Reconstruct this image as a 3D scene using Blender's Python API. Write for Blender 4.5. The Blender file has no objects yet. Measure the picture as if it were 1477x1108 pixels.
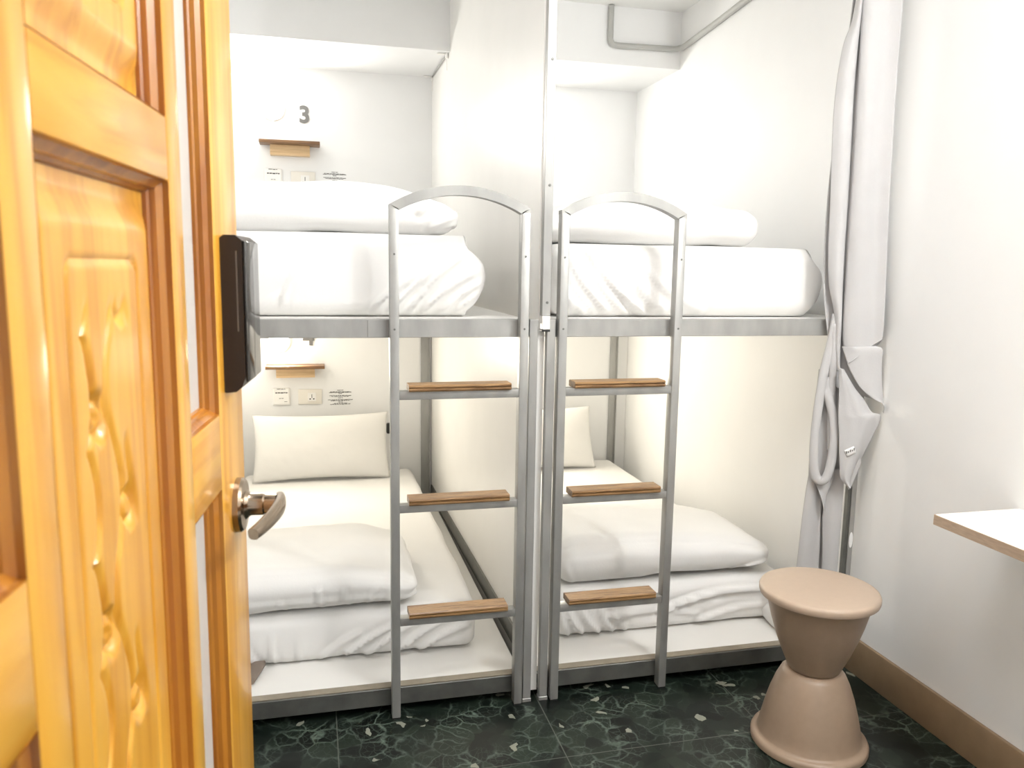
import bpy, bmesh, math, random
from mathutils import Vector, Matrix, noise
random.seed(4)
SC = bpy.context.scene
COL = SC.collection
PI = math.pi

# ------------------------------------------------------------------ helpers
def tag(o, label=None, cat=None, group=None, kind=None):
    if label: o['label'] = label
    if cat: o['category'] = cat
    if group: o['group'] = group
    if kind: o['kind'] = kind
    return o

def empty(name, loc=(0, 0, 0), rz=0.0, parent=None):
    o = bpy.data.objects.new(name, None)
    o.empty_display_size = 0.05
    o.location = loc
    o.rotation_euler = (0, 0, rz)
    COL.objects.link(o)
    if parent: o.parent = parent
    return o

def mesh_obj(name, bm, mat, parent=None, smooth=False, loc=None, sharp=None):
    bmesh.ops.recalc_face_normals(bm, faces=bm.faces[:])
    me = bpy.data.meshes.new(name)
    bm.to_mesh(me)
    bm.free()
    if smooth:
        for p in me.polygons: p.use_smooth = True
        if sharp is not None:
            me.set_sharp_from_angle(angle=math.radians(sharp))
    o = bpy.data.objects.new(name, me)
    if mat: me.materials.append(mat)
    COL.objects.link(o)
    if parent: o.parent = parent
    if loc: o.location = loc
    return o

def add_box(bm, x0, x1, y0, y1, z0, z1, bev=0.0, seg=2):
    r = bmesh.ops.create_cube(bm, size=1.0)
    vs = r['verts']
    for v in vs:
        v.co = Vector((x0 + (v.co.x + .5) * (x1 - x0), y0 + (v.co.y + .5) * (y1 - y0), z0 + (v.co.z + .5) * (z1 - z0)))
    if bev > 0:
        es = list({e for v in vs for e in v.link_edges})
        bmesh.ops.bevel(bm, geom=es, offset=bev, segments=seg, profile=0.5, affect='EDGES')
    return bm

def box(name, x0, x1, y0, y1, z0, z1, mat, parent=None, bev=0.0, seg=2):
    bm = add_box(bmesh.new(), x0, x1, y0, y1, z0, z1, bev, seg)
    return mesh_obj(name, bm, mat, parent, smooth=bev > 0, sharp=35)

def add_sweep(bm, pts, prof, closed=False, up=Vector((0, 0, 1)), caps=True):
    """sweep a closed 2-D profile (side, up) along 3-D points"""
    pts = [Vector(p) for p in pts]
    n = len(pts)
    rings = []
    for i, p in enumerate(pts):
        if closed:
            a, b = pts[(i - 1) % n], pts[(i + 1) % n]
        else:
            a, b = pts[max(0, i - 1)], pts[min(n - 1, i + 1)]
        t = (b - a).normalized()
        s = t.cross(up)
        if s.length < 1e-4: s = t.cross(Vector((0, 1, 0)))
        s.normalize()
        u = s.cross(t).normalized()
        k = 1.0
        if 0 < i < n - 1 or closed:
            d1 = (p - a).normalized(); 
            k = 1.0 / max(0.5, d1.dot(t))
        rings.append([bm.verts.new(p + s * q[0] * k + u * q[1]) for q in prof])
    m = len(prof)
    for i in range(n if closed else n - 1):
        A, B = rings[i], rings[(i + 1) % n]
        for j in range(m):
            bm.faces.new((A[j], A[(j + 1) % m], B[(j + 1) % m], B[j]))
    if caps and not closed:
        bm.faces.new(rings[0]); bm.faces.new(rings[-1][::-1])
    return bm

def circ(r, n=14, ry=None):
    ry = ry or r
    return [(r * math.cos(2 * PI * i / n), ry * math.sin(2 * PI * i / n)) for i in range(n)]

def add_lathe(bm, prof, n=48, axis='z', centre=(0, 0, 0)):
    c = Vector(centre)
    rings = []
    for r, h in prof:
        ring = []
        for i in range(n):
            a = 2 * PI * i / n
            if axis == 'z': v = Vector((r * math.cos(a), r * math.sin(a), h))
            else: v = Vector((r * math.cos(a), h, r * math.sin(a)))
            ring.append(bm.verts.new(c + v))
        rings.append(ring)
    for A, B in zip(rings, rings[1:]):
        for j in range(n):
            bm.faces.new((A[j], A[(j + 1) % n], B[(j + 1) % n], B[j]))
    bm.faces.new(rings[0]); bm.faces.new(rings[-1][::-1])
    return bm

def catmull(pts, k=8):
    P = [Vector(p) for p in pts]
    out = []
    for i in range(len(P) - 1):
        p0, p1, p2, p3 = P[max(0, i - 1)], P[i], P[i + 1], P[min(len(P) - 1, i + 2)]
        for j in range(k):
            t = j / k
            out.append(0.5 * ((2 * p1) + (p2 - p0) * t + (2 * p0 - 5 * p1 + 4 * p2 - p3) * t * t + (3 * p1 - p0 - 3 * p2 + p3) * t ** 3))
    out.append(P[-1])
    return out

def sstep(a, b, x):
    t = max(0.0, min(1.0, (x - a) / (b - a)))
    return t * t * (3 - 2 * t)

def nz(x, y, z, s=0.0):
    return noise.noise(Vector((x + s * 17.3, y - s * 9.1, z + s * 5.7)))

# soft rounded box with a deformation hook; used for bedding
def soft_box(w, d, h, r, res=0.012, fn=None):
    nx, ny, nzz = max(4, int(w / res)), max(4, int(d / res)), max(4, int(h / res))
    bm = bmesh.new()
    cache = {}
    def V(i, j, k):
        key = (i, j, k)
        if key in cache: return cache[key]
        p = Vector(((i / nx - .5) * w, (j / ny - .5) * d, (k / nzz - .5) * h))
        lim = Vector((w / 2 - r, d / 2 - r, h / 2 - min(r, h / 2 - 1e-4)))
        rz = min(r, h / 2 - 1e-4)
        q = Vector([max(-lim[a], min(lim[a], p[a])) for a in range(3)])
        dv = p - q
        sc = Vector((dv.x / r, dv.y / r, dv.z / rz))
        if sc.length > 1e-6:
            sc.normalize()
            p = q + Vector((sc.x * r, sc.y * r, sc.z * rz))
        if fn:
            p = fn(p, sc, i / nx, j / ny, k / nzz)
        cache[key] = bm.verts.new(p)
        return cache[key]
    for i in range(nx):
        for j in range(ny):
            for k in (0, nzz):
                bm.faces.new((V(i, j, k), V(i + 1, j, k), V(i + 1, j + 1, k), V(i, j + 1, k)))
    for i in range(nx):
        for k in range(nzz):
            for j in (0, ny):
                bm.faces.new((V(i, j, k), V(i + 1, j, k), V(i + 1, j, k + 1), V(i, j, k + 1)))
    for j in range(ny):
        for k in range(nzz):
            for i in (0, nx):
                bm.faces.new((V(i, j, k), V(i, j + 1, k), V(i, j + 1, k + 1), V(i, j, k + 1)))
    return bm

def crease(px, pz, segs):
    """sum of soft ridges along line segments (x0,z0,x1,z1,amp,width)"""
    t = 0.0
    for x0, z0, x1, z1, amp, wd in segs:
        dx, dz = x1 - x0, z1 - z0
        L2 = dx * dx + dz * dz
        u = ((px - x0) * dx + (pz - z0) * dz) / L2
        if u < -0.15 or u > 1.15: continue
        uc = max(0, min(1, u))
        bow = 0.06 * math.sqrt(L2) * math.sin(uc * PI)
        nx_, nz_ = -dz / math.sqrt(L2), dx / math.sqrt(L2)
        ddx, ddz = px - (x0 + dx * uc + nx_ * bow), pz - (z0 + dz * uc + nz_ * bow)
        dist = math.hypot(ddx, ddz)
        t += 1.9 * amp * (math.exp(-(dist / (wd * .75)) ** 2) - .45 * math.exp(-((dist - 1.6 * wd) / wd) ** 2)) * (1 - 0.6 * uc) 
    return t

# ------------------------------------------------------------------ materials
def new_mat(name):
    m = bpy.data.materials.new(name)
    m.use_nodes = True
    nt = m.node_tree
    return m, nt, nt.nodes['Principled BSDF']

def N(nt, typ, **kw):
    n = nt.nodes.new(typ)
    for k, v in kw.items(): setattr(n, k, v)
    return n

def plain(name, col, rough=0.6, metal=0.0, var=0.04, scale=6.0, bump=0.0, bscale=60.0, stretch=(1, 1, 1), spec=0.5):
    m, nt, b = new_mat(name)
    b.inputs['Roughness'].default_value = rough
    b.inputs['Metallic'].default_value = metal
    b.inputs['Specular IOR Level'].default_value = spec
    tc = N(nt, 'ShaderNodeTexCoord'); mp = N(nt, 'ShaderNodeMapping')
    mp.inputs['Scale'].default_value = stretch
    nt.links.new(tc.outputs['Object'], mp.inputs[0])
    n = N(nt, 'ShaderNodeTexNoise'); n.inputs['Scale'].default_value = scale; n.inputs['Detail'].default_value = 5
    nt.links.new(mp.outputs[0], n.inputs['Vector'])
    r = N(nt, 'ShaderNodeValToRGB')
    r.color_ramp.elements[0].position = .3; r.color_ramp.elements[1].position = .7
    r.color_ramp.elements[0].color = [max(0, c * (1 - var)) for c in col] + [1]
    r.color_ramp.elements[1].color = [min(1, c * (1 + var)) for c in col] + [1]
    nt.links.new(n.outputs['Fac'], r.inputs[0]); nt.links.new(r.outputs[0], b.inputs['Base Color'])
    if bump:
        n2 = N(nt, 'ShaderNodeTexNoise'); n2.inputs['Scale'].default_value = bscale; n2.inputs['Detail'].default_value = 4
        nt.links.new(mp.outputs[0], n2.inputs['Vector'])
        bp = N(nt, 'ShaderNodeBump'); bp.inputs['Strength'].default_value = bump; bp.inputs['Distance'].default_value = 0.004
        nt.links.new(n2.outputs['Fac'], bp.inputs['Height']); nt.links.new(bp.outputs[0], b.inputs['Normal'])
    return m

def wood(name, c1, c2, c3, axis='z', rough=0.3, scale=1.0, coat=0.3):
    m, nt, b = new_mat(name)
    b.inputs['Roughness'].default_value = rough
    b.inputs['Coat Weight'].default_value = coat
    b.inputs['Coat Roughness'].default_value = 0.15
    tc = N(nt, 'ShaderNodeTexCoord'); mp = N(nt, 'ShaderNodeMapping')
    s = {'z': (9, 9, .55), 'x': (.55, 9, 9), 'y': (9, .55, 9)}[axis]
    mp.inputs['Scale'].default_value = [q * scale for q in s]
    nt.links.new(tc.outputs['Object'], mp.inputs[0])
    n = N(nt, 'ShaderNodeTexNoise'); n.inputs['Scale'].default_value = 2.2; n.inputs['Detail'].default_value = 6; n.inputs['Distortion'].default_value = .6
    nt.links.new(mp.outputs[0], n.inputs['Vector'])
    w = N(nt, 'ShaderNodeMath', operation='MULTIPLY'); w.inputs[1].default_value = 9
    nt.links.new(n.outputs['Fac'], w.inputs[0])
    f = N(nt, 'ShaderNodeMath', operation='PINGPONG'); f.inputs[1].default_value = 1
    nt.links.new(w.outputs[0], f.inputs[0])
    mx = N(nt, 'ShaderNodeMath', operation='MULTIPLY_ADD'); mx.inputs[1].default_value = .35; 
    nt.links.new(f.outputs[0], mx.inputs[0]); nt.links.new(n.outputs['Fac'], mx.inputs[2])
    r = N(nt, 'ShaderNodeValToRGB')
    e = r.color_ramp.elements
    e[0].position = .3; e[0].color = (*c1, 1); e[1].position = .95; e[1].color = (*c3, 1)
    k = e.new(.62); k.color = (*c2, 1)
    nt.links.new(mx.outputs[0], r.inputs[0]); nt.links.new(r.outputs[0], b.inputs['Base Color'])
    bp = N(nt, 'ShaderNodeBump'); bp.inputs['Strength'].default_value = .08; bp.inputs['Distance'].default_value = .002
    nt.links.new(mx.outputs[0], bp.inputs['Height']); nt.links.new(bp.outputs[0], b.inputs['Normal'])
    return m

def emit(name, col, strength):
    m, nt, b = new_mat(name)
    b.inputs['Base Color'].default_value = (.9, .9, .9, 1)
    b.inputs['Emission Color'].default_value = (*col, 1)
    b.inputs['Emission Strength'].default_value = strength
    return m

def marble_mat():
    m, nt, b = new_mat('dark_green_marble')
    tc = N(nt, 'ShaderNodeTexCoord')
    n0 = N(nt, 'ShaderNodeTexNoise'); n0.inputs['Scale'].default_value = 7; n0.inputs['Detail'].default_value = 6
    nt.links.new(tc.outputs['Object'], n0.inputs['Vector'])
    ad = N(nt, 'ShaderNodeVectorMath', operation='MULTIPLY_ADD'); ad.inputs[1].default_value = (.11, .11, .11)
    nt.links.new(n0.outputs['Color'], ad.inputs[0]); nt.links.new(tc.outputs['Object'], ad.inputs[2])
    def veins(scale, lo, hi):
        v = N(nt, 'ShaderNodeTexVoronoi', feature='DISTANCE_TO_EDGE'); v.inputs['Scale'].default_value = scale
        nt.links.new(ad.outputs[0], v.inputs['Vector'])
        r = N(nt, 'ShaderNodeMapRange'); r.inputs[1].default_value = lo; r.inputs[2].default_value = hi
        r.inputs[3].default_value = 1; r.inputs[4].default_value = 0
        nt.links.new(v.outputs['Distance'], r.inputs[0])
        return r
    v1, v2 = veins(17, .0, .07), veins(44, .0, .06)
    # veins come and go
    n1 = N(nt, 'ShaderNodeTexNoise'); n1.inputs['Scale'].default_value = 6.5; n1.inputs['Detail'].default_value = 3
    nt.links.new(tc.outputs['Object'], n1.inputs['Vector'])
    m1 = N(nt, 'ShaderNodeMapRange'); m1.inputs[1].default_value = .42; m1.inputs[2].default_value = .64
    nt.links.new(n1.outputs['Fac'], m1.inputs[0])
    a = N(nt, 'ShaderNodeMath', operation='MULTIPLY'); nt.links.new(v1.outputs[0], a.inputs[0]); nt.links.new(m1.outputs[0], a.inputs[1])
    a2 = N(nt, 'ShaderNodeMath', operation='MULTIPLY'); nt.links.new(v2.outputs[0], a2.inputs[0]); nt.links.new(m1.outputs[0], a2.inputs[1])
    a3 = N(nt, 'ShaderNodeMath', operation='MULTIPLY_ADD'); a3.inputs[1].default_value = .5
    nt.links.new(a2.outputs[0], a3.inputs[0]); nt.links.new(a.outputs[0], a3.inputs[2])
    # stone patches
    vc = N(nt, 'ShaderNodeTexVoronoi'); vc.inputs['Scale'].default_value = 17
    nt.links.new(ad.outputs[0], vc.inputs['Vector'])
    sp = N(nt, 'ShaderNodeSeparateColor'); nt.links.new(vc.outputs['Color'], sp.inputs[0])
    cr = N(nt, 'ShaderNodeValToRGB')
    e = cr.color_ramp.elements
    e[0].color = (.004, .006, .005, 1); e[1].color = (.017, .026, .018, 1); e[1].position = 1.0
    k = e.new(.55); k.color = (.008, .013, .010, 1)
    nt.links.new(sp.outputs[0], cr.inputs[0])
    mix = N(nt, 'ShaderNodeMix', data_type='RGBA')
    mix.inputs[7].default_value = (.15, .20, .16, 1)
    ml = N(nt, 'ShaderNodeMath', operation='MULTIPLY'); ml.inputs[1].default_value = .62; ml.use_clamp = True
    nt.links.new(a3.outputs[0], ml.inputs[0])
    nt.links.new(ml.outputs[0], mix.inputs[0]); nt.links.new(cr.outputs[0], mix.inputs[6])
    # fine joints between the slabs
    sx = N(nt, 'ShaderNodeSeparateXYZ'); nt.links.new(tc.outputs['Object'], sx.inputs[0])
    def joint(out, off):
        s = N(nt, 'ShaderNodeMath', operation='SUBTRACT'); s.inputs[1].default_value = off; nt.links.new(sx.outputs[out], s.inputs[0])
        p = N(nt, 'ShaderNodeMath', operation='PINGPONG'); p.inputs[1].default_value = .305; nt.links.new(s.outputs[0], p.inputs[0])
        l = N(nt, 'ShaderNodeMath', operation='LESS_THAN'); l.inputs[1].default_value = .0016; nt.links.new(p.outputs[0], l.inputs[0])
        return l
    j1, j2 = joint('X', .09), joint('Y', -.93)
    jm = N(nt, 'ShaderNodeMath', operation='MAXIMUM'); nt.links.new(j1.outputs[0], jm.inputs[0]); nt.links.new(j2.outputs[0], jm.inputs[1])
    jk = N(nt, 'ShaderNodeMath', operation='MULTIPLY'); jk.inputs[1].default_value = .7; nt.links.new(jm.outputs[0], jk.inputs[0])
    mix2 = N(nt, 'ShaderNodeMix', data_type='RGBA'); mix2.inputs[7].default_value = (.12, .13, .11, 1)
    nt.links.new(jk.outputs[0], mix2.inputs[0]); nt.links.new(mix.outputs[2], mix2.inputs[6])
    fv = N(nt, 'ShaderNodeTexVoronoi'); fv.inputs['Scale'].default_value = 48
    nt.links.new(ad.outputs[0], fv.inputs['Vector'])
    fs = N(nt, 'ShaderNodeSeparateColor'); nt.links.new(fv.outputs['Color'], fs.inputs[0])
    fg = N(nt, 'ShaderNodeMath', operation='GREATER_THAN'); fg.inputs[1].default_value = .988; nt.links.new(fs.outputs[1], fg.inputs[0])
    mix3 = N(nt, 'ShaderNodeMix', data_type='RGBA'); mix3.inputs[7].default_value = (.24, .25, .20, 1)
    nt.links.new(fg.outputs[0], mix3.inputs[0]); nt.links.new(mix2.outputs[2], mix3.inputs[6])
    nt.links.new(mix3.outputs[2], b.inputs['Base Color'])
    b.inputs['Roughness'].default_value = .28
    b.inputs['Specular IOR Level'].default_value = .25
    return m

M = {}
M['paint'] = plain('white_paint', (.825, .83, .828), .55, var=.012, bump=.05, bscale=40)
M['ceiling'] = plain('ceiling_paint', (.84, .84, .825), .7, var=.01)
M['laminate'] = plain('white_laminate', (.84, .83, .80), .32, var=.015)
M['marble'] = marble_mat()
M['skirting'] = plain('tan_skirting', (.27, .185, .11), .45, var=.08, scale=20)
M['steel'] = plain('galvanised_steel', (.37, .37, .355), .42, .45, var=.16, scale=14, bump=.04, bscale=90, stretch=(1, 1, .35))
M['steel_dark'] = plain('darkened_steel', (.15, .152, .14), .42, .55, var=.2, scale=12, bump=.05, bscale=90)  # the dark floor mirrored in the lower rail is put into this colour
M['ply'] = plain('board_edge', (.27, .235, .18), .6, var=.12, scale=30)
M['sheet'] = plain('white_cotton', (.80, .795, .78), .85, var=.012, bump=.10, bscale=140, spec=.2)
M['quilt'] = plain('white_quilt_cotton', (.82, .815, .80), .85, var=.012, bump=.10, bscale=120, spec=.2)
M['pillow'] = plain('pillowcase_cotton', (.80, .79, .765), .85, var=.015, bump=.10, bscale=140, spec=.2)
M['blue'] = plain('blue_print', (.03, .07, .25), .7)
M['tread'] = wood('tread_wood', (.22, .12, .048), (.36, .21, .09), (.13, .062, .022), 'x', .4, 3.0, .15)
M['shelf_dark'] = wood('shelf_edge_wood', (.17, .085, .035), (.26, .14, .06), (.12, .06, .03), 'x', .45, 2.0, .1)
M['shelf_pale'] = wood('shelf_block_wood', (.62, .42, .22), (.74, .53, .30), (.52, .34, .17), 'x', .5, 2.0, .1)
M['door'] = wood('varnished_pine', (.76, .425, .066), (.72, .36, .042), (.58, .25, .02), 'z', .3, 1.0, .35)
M['door_rail'] = wood('varnished_pine_rail', (.76, .425, .066), (.72, .36, .042), (.58, .25, .02), 'x', .3, 1.0, .35)
M['mould'] = wood('dark_moulding', (.52, .215, .028), (.43, .16, .017), (.32, .10, .010), 'z', .28, 1.4, .4)  # darker orange-brown than the stiles
M['frost'] = plain('frosted_glass', (.56, .55, .52), .35, var=.03, scale=8, bump=.05, bscale=50)
M['black'] = plain('gloss_black_plastic', (.012, .009, .007), .09, var=.1)
M['black_matt'] = plain('satin_black_plastic', (.022, .013, .008), .38, var=.15, bump=.05, bscale=200)
M['grey_line'] = plain('grey_plastic_line', (.16, .14, .12), .4)
M['nickel'] = plain('brushed_nickel', (.40, .32, .24), .22, 1.0, var=.06, scale=40, stretch=(1, 6, 1))
M['grey_cloth'] = plain('grey_curtain_cloth', (.50, .495, .495), .8, var=.03, scale=10, bump=.12, bscale=170, spec=.2)
M['tag'] = plain('white_tag', (.85, .85, .84), .6)
M['ink'] = plain('dark_ink', (.06, .055, .05), .6)
M['digit'] = plain('grey_digit', (.16, .16, .155), .5)
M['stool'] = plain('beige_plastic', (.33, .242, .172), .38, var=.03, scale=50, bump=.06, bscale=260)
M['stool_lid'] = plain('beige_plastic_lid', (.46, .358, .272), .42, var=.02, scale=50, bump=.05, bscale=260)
M['table_edge'] = plain('wood_edge_band', (.44, .33, .24), .5, var=.12, scale=40, stretch=(1, 1, 6))
M['table_top'] = plain('white_table_laminate', (.84, .84, .82), .3, var=.01)
M['plate'] = plain('ivory_plastic', (.80, .77, .70), .35, var=.01)
M['plate_w'] = plain('white_plastic', (.86, .85, .82), .3, var=.01)
M['conduit'] = plain('grey_conduit', (.42, .42, .40), .5, var=.05)
M['fitting'] = plain('black_fitting', (.02, .02, .02), .45)
M['taupe'] = plain('taupe_cloth', (.20, .16, .13), .8, var=.1, bump=.1)
M['lamp_glow_warm'] = emit('lamp_glow_warm', (1.0, .92, .78), 9.0)
M['lamp_glow'] = emit('lamp_glow', (1.0, .96, .90), 9.0)
M['globe_glow'] = emit('globe_glow', (1.0, .975, .94), 10.0)

# ------------------------------------------------------------------ room shell
WX = 1.79; LX = -0.43; BY = 2.03; FY = -2.05; CZ = 2.55
def struct(name, *a, **k):
    o = box(name, *a, **k); o['kind'] = 'structure'; return o
struct('floor', LX - .1, WX + .1, -3.2, BY + .1, -.06, 0, M['marble'])
struct('ceiling', LX - .1, WX + .1, FY - .12, BY + .1, CZ, CZ + .08, M['ceiling'])
struct('wall_back', LX - .1, WX + .1, BY, BY + .1, 0, CZ, M['paint'])
struct('wall_right', WX, WX + .1, FY - .12, BY, 0, CZ, M['paint'])
struct('wall_left', LX - .1, LX, FY - .12, BY, 0, CZ, M['paint'])
bm = bmesh.new()
add_box(bm, LX, -.16, FY - .12, FY, 0, CZ); add_box(bm, .82, WX, FY - .12, FY, 0, CZ); add_box(bm, -.16, .82, FY - .12, FY, 2.14, CZ)
mesh_obj('wall_front', bm, M['paint'])['kind'] = 'structure'
def slanted(name, xf0, xf1, xb0, xb1, yf, yb, z0, z1, mat, parent=None):
    # panel whose front and back ends sit at slightly different x
    bm = bmesh.new()
    lo = [bm.verts.new(p) for p in ((xf0, yf, z0), (xf1, yf, z0), (xb1, yb, z0), (xb0, yb, z0))]
    hi = [bm.verts.new((v.co.x, v.co.y, z1)) for v in lo]
    bm.faces.new(lo[::-1]); bm.faces.new(hi)
    for j in range(4): bm.faces.new((lo[j], lo[(j + 1) % 4], hi[(j + 1) % 4], hi[j]))
    return mesh_obj(name, bm, mat, parent)
slanted('wall_center', .6835, .7025, .660, .7025, .004, BY, .022, CZ, M['laminate'])['kind'] = 'structure'
struct('trim_1', LX, WX, 1.50, BY, 2.288, CZ, M['paint'])          # beam along the back wall
struct('baseboard_right', WX - .013, WX, FY, -.03, 0, .124, M['skirting'], bev=.003)

# ------------------------------------------------------------------ bunk beds
ZR0, ZR1 = .027, .080     # lower rail
ZU0, ZU1 = 1.129, 1.1805  # upper rail
def rail(name, x0, x1, z0, z1, mat, parent):
    # folded sheet-steel rail: a front web, a top flange and a bottom lip
    bm = bmesh.new()
    add_box(bm, x0, x1, 0, .004, z0, z1, .0012, 1)
    add_box(bm, x0, x1, .004, .034, z1 - .003, z1)
    add_box(bm, x0, x1, .004, .03, z0, z0 + .003)
    return mesh_obj(name, bm, mat, parent)

def bunk(label, x0, x1, post_x, back_x, flip):
    B = empty('bunk_bed', ((x0 + x1) / 2, 0, 0))
    tag(B, label, 'bunk bed', 'steel bunk beds')
    ox = -(x0 + x1) / 2
    def L(o): o.location.x = ox; return o
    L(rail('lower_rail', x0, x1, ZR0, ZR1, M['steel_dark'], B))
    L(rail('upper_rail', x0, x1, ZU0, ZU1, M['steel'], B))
    L(box('lower_board', x0, x1, .034, BY - .004, ZR1 - .022, ZR1, M['laminate'], B))
    L(box('upper_board', x0, x1, .034, BY - .004, ZU1 - .022, ZU1, M['laminate'], B))
    L(box('board_edge', x0, x1, .0045, .0335, ZR1 + .0003, ZR1 + .0035, M['ply'], B))
    for (a, b_) in post_x:
        bm = bmesh.new(); add_box(bm, a, b_, -.024, -.0005, .012, ZU1 + .002, .0015, 1)
        add_box(bm, a - .0015, b_ + .0015, -.0255, .001, 0, .012, .001, 1)
        L(mesh_obj('front_post', bm, M['steel'], B))
    for (a, b_) in back_x:
        bm = bmesh.new(); add_box(bm, a, b_, BY - .008, BY - .004, ZR1, ZU0); add_box(bm, b_ - .004, b_, BY - .020, BY - .008, ZR1, ZU0)
        L(mesh_obj('back_post', bm, M['steel'], B))
    return B, L

BL, LL = bunk('left steel bunk bed, mostly hidden by the open wooden door', LX + .005, .651, [(.651, .676)], [(.602, .648)], 0)
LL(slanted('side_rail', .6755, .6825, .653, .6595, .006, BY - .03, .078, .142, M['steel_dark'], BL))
LL(box('joint_plate', .192, .243, -.0025, 0, ZU0 + .001, ZU1 - .001, M['steel'], BL, .0008, 1))
BR, LR = bunk('right steel bunk bed, against the wall with the grey curtain', .7045, WX - .005, [(.7035, .729)], [(1.682, 1.7245)], 1)
bm = bmesh.new()
add_box(bm, 1.768, 1.7855, -.022, -.018, .0, ZU0, .0008, 1)
FP = LR(mesh_obj('front_post', bm, M['steel'], BR))
mesh_obj('post_web', add_box(bmesh.new(), 1.757, 1.7715, -.0178, -.0005, 0, ZU0, .0008, 1), M['steel_dark'], FP)
st = mesh_obj('sticker', add_lathe(bmesh.new(), [(.0, -.0226), (.018, -.0226), (.018, -.0221), (0, -.0221)], 20, 'y'), M['tag'], BR)
st.scale = (.42, 1, 1.5); st.location = (1.7775 - (.7045 + WX - .005) / 2, 0, .445)

# ceiling post between the bunks
P = empty('steel_post', (.699, 0, ZU1))
tag(P, 'thin perforated steel post rising to the ceiling between the two upper bunks', 'post')
bm = bmesh.new()
add_box(bm, -.0125, .0125, -.026, -.0225, .012, CZ - ZU1, .0008, 1)
add_box(bm, -.0125, -.0095, -.0225, -.001, .012, CZ - ZU1)
mesh_obj('angle_bar', bm, M['steel'], P)
mesh_obj('end_block', add_box(bmesh.new(), -.012, .012, -.026, .0, -.028, .0115, .0015, 1), M['plate_w'], P)
mesh_obj('dark_gap_strip', add_box(bmesh.new(), -.0125, .0125, -.027, -.001, -.034, -.0285, .001, 1), M['fitting'], P)  # black strip put in for the dark gap below the block
for z in (.05, .38, .72, 1.05):
    h = mesh_obj('bolt', add_lathe(bmesh.new(), [(0, -.0285), (.0035, -.0285), (.004, -.0262), (0, -.0262)], 12, 'y'), M['steel_dark'], P)
    h.location = (.002, 0, z)

# ------------------------------------------------------------------ ladders
def ladder(x0, x1, label):
    w = x1 - x0
    B = empty('ladder', ((x0 + x1) / 2, -.03, 0))
    tag(B, label, 'ladder', 'steel ladders with wooden treads')
    t = .025; zt = 1.482
    h = w / 2
    f, bk = -.006, .0285
    for s in (-1, 1):
        a = s * h if s < 0 else s * h - t
        bm = add_box(bmesh.new(), a, a + t, f, bk, .004, zt, .0022, 2)
        o = mesh_obj('stile', bm, M['steel'], B, True, sharp=35)
        bm = add_box(bmesh.new(), a + .001, a + t - .001, f + .001, bk - .001, 0, .004)
        mesh_obj('foot_cap', bm, M['fitting'], o)
        for z in (1.155, 1.36):
            sc = mesh_obj('screw', add_lathe(bmesh.new(), [(0, f - .0015), (.0028, f - .0015), (.0032, f), (0, f)], 10, 'y'), M['steel_dark'], o)
            sc.location = (a + t / 2, 0, z)
    # arched head: circular arc through the stile tops
    bm = bmesh.new()
    rise = .056; n = 28
    R = (h * h + rise * rise) / (2 * rise)
    ang = math.asin(h / R)
    zc = 1.493 + rise - R
    ring = []
    Ri = R - .026
    angi = math.asin((h - t) / Ri)
    for i in range(n + 1):
        u = -1 + 2 * i / n
        a, b_ = ang * u, angi * u
        po = (R * math.sin(a), zc + R * math.cos(a)); pi_ = (Ri * math.sin(b_), zc + Ri * math.cos(b_))
        ring.append([bm.verts.new((po[0], f, po[1])), bm.verts.new((po[0], bk, po[1])), bm.verts.new((pi_[0], bk, pi_[1])), bm.verts.new((pi_[0], f, pi_[1]))])
    for A, Bq in zip(ring, ring[1:]):
        for j in range(4): bm.faces.new((A[j], A[(j + 1) % 4], Bq[(j + 1) % 4], Bq[j]))
    # stub ends meeting the stiles
    for rg in (ring[0], ring[-1]):
        zz = zt - .0005
        low = [bm.verts.new((v.co.x, v.co.y, zz)) for v in rg]
        for j in range(4): bm.faces.new((rg[j], rg[(j + 1) % 4], low[(j + 1) % 4], low[j]))
        bm.faces.new(low)
    bmesh.ops.bevel(bm, geom=[e for e in bm.edges if len(e.link_faces) == 2 and e.calc_face_angle(0) > 1.2], offset=.0015, segments=2, affect='EDGES')
    mesh_obj('arched_head', bm, M['steel'], B, True, sharp=35)
    for zb, zt_ in ((.288, .311), (.629, .652), (.957, .981)):
        r = mesh_obj('rung', add_box(bmesh.new(), -h + t, h - t, f + .002, bk - .002, zb, zt_, .0015, 2), M['steel'], B, True, sharp=35)
        # grooved wooden tread sitting on the rung
        bm = bmesh.new()
        tx = h - t - .0255
        y0, y1 = -.016, .046
        prof = [(y0 + .003, zt_)]
        prof += [(y0, zt_ + .004), (y0, zt_ + .009), (y0 + .006, zt_ + .0105), (y0, zt_ + .012), (y0, zt_ + .0155), (y0 + .004, zt_ + .019)]
        gy = y0 + .012
        while gy < y1 - .012:
            prof += [(gy, zt_ + .019), (gy + .0015, zt_ + .0175), (gy + .003, zt_ + .019)]
            gy += .012
        prof += [(y1 - .004, zt_ + .019), (y1, zt_ + .0155), (y1, zt_)]
        e0 = [bm.verts.new((-tx, p[0], p[1])) for p in prof]; e1 = [bm.verts.new((tx, p[0], p[1])) for p in prof]
        m = len(prof)
        for j in range(m): bm.faces.new((e0[j], e0[(j + 1) % m], e1[(j + 1) % m], e1[j]))
        bm.faces.new(e0); bm.faces.new(e1[::-1])
        mesh_obj('tread', bm, M['tread'], B)
    return B
ladder(.2502, .645, 'steel ladder with arched top on the left bunk, beside the open door')
ladder(.736, 1.122, 'steel ladder with arched top on the right bunk, nearer the beige stool')

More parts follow.
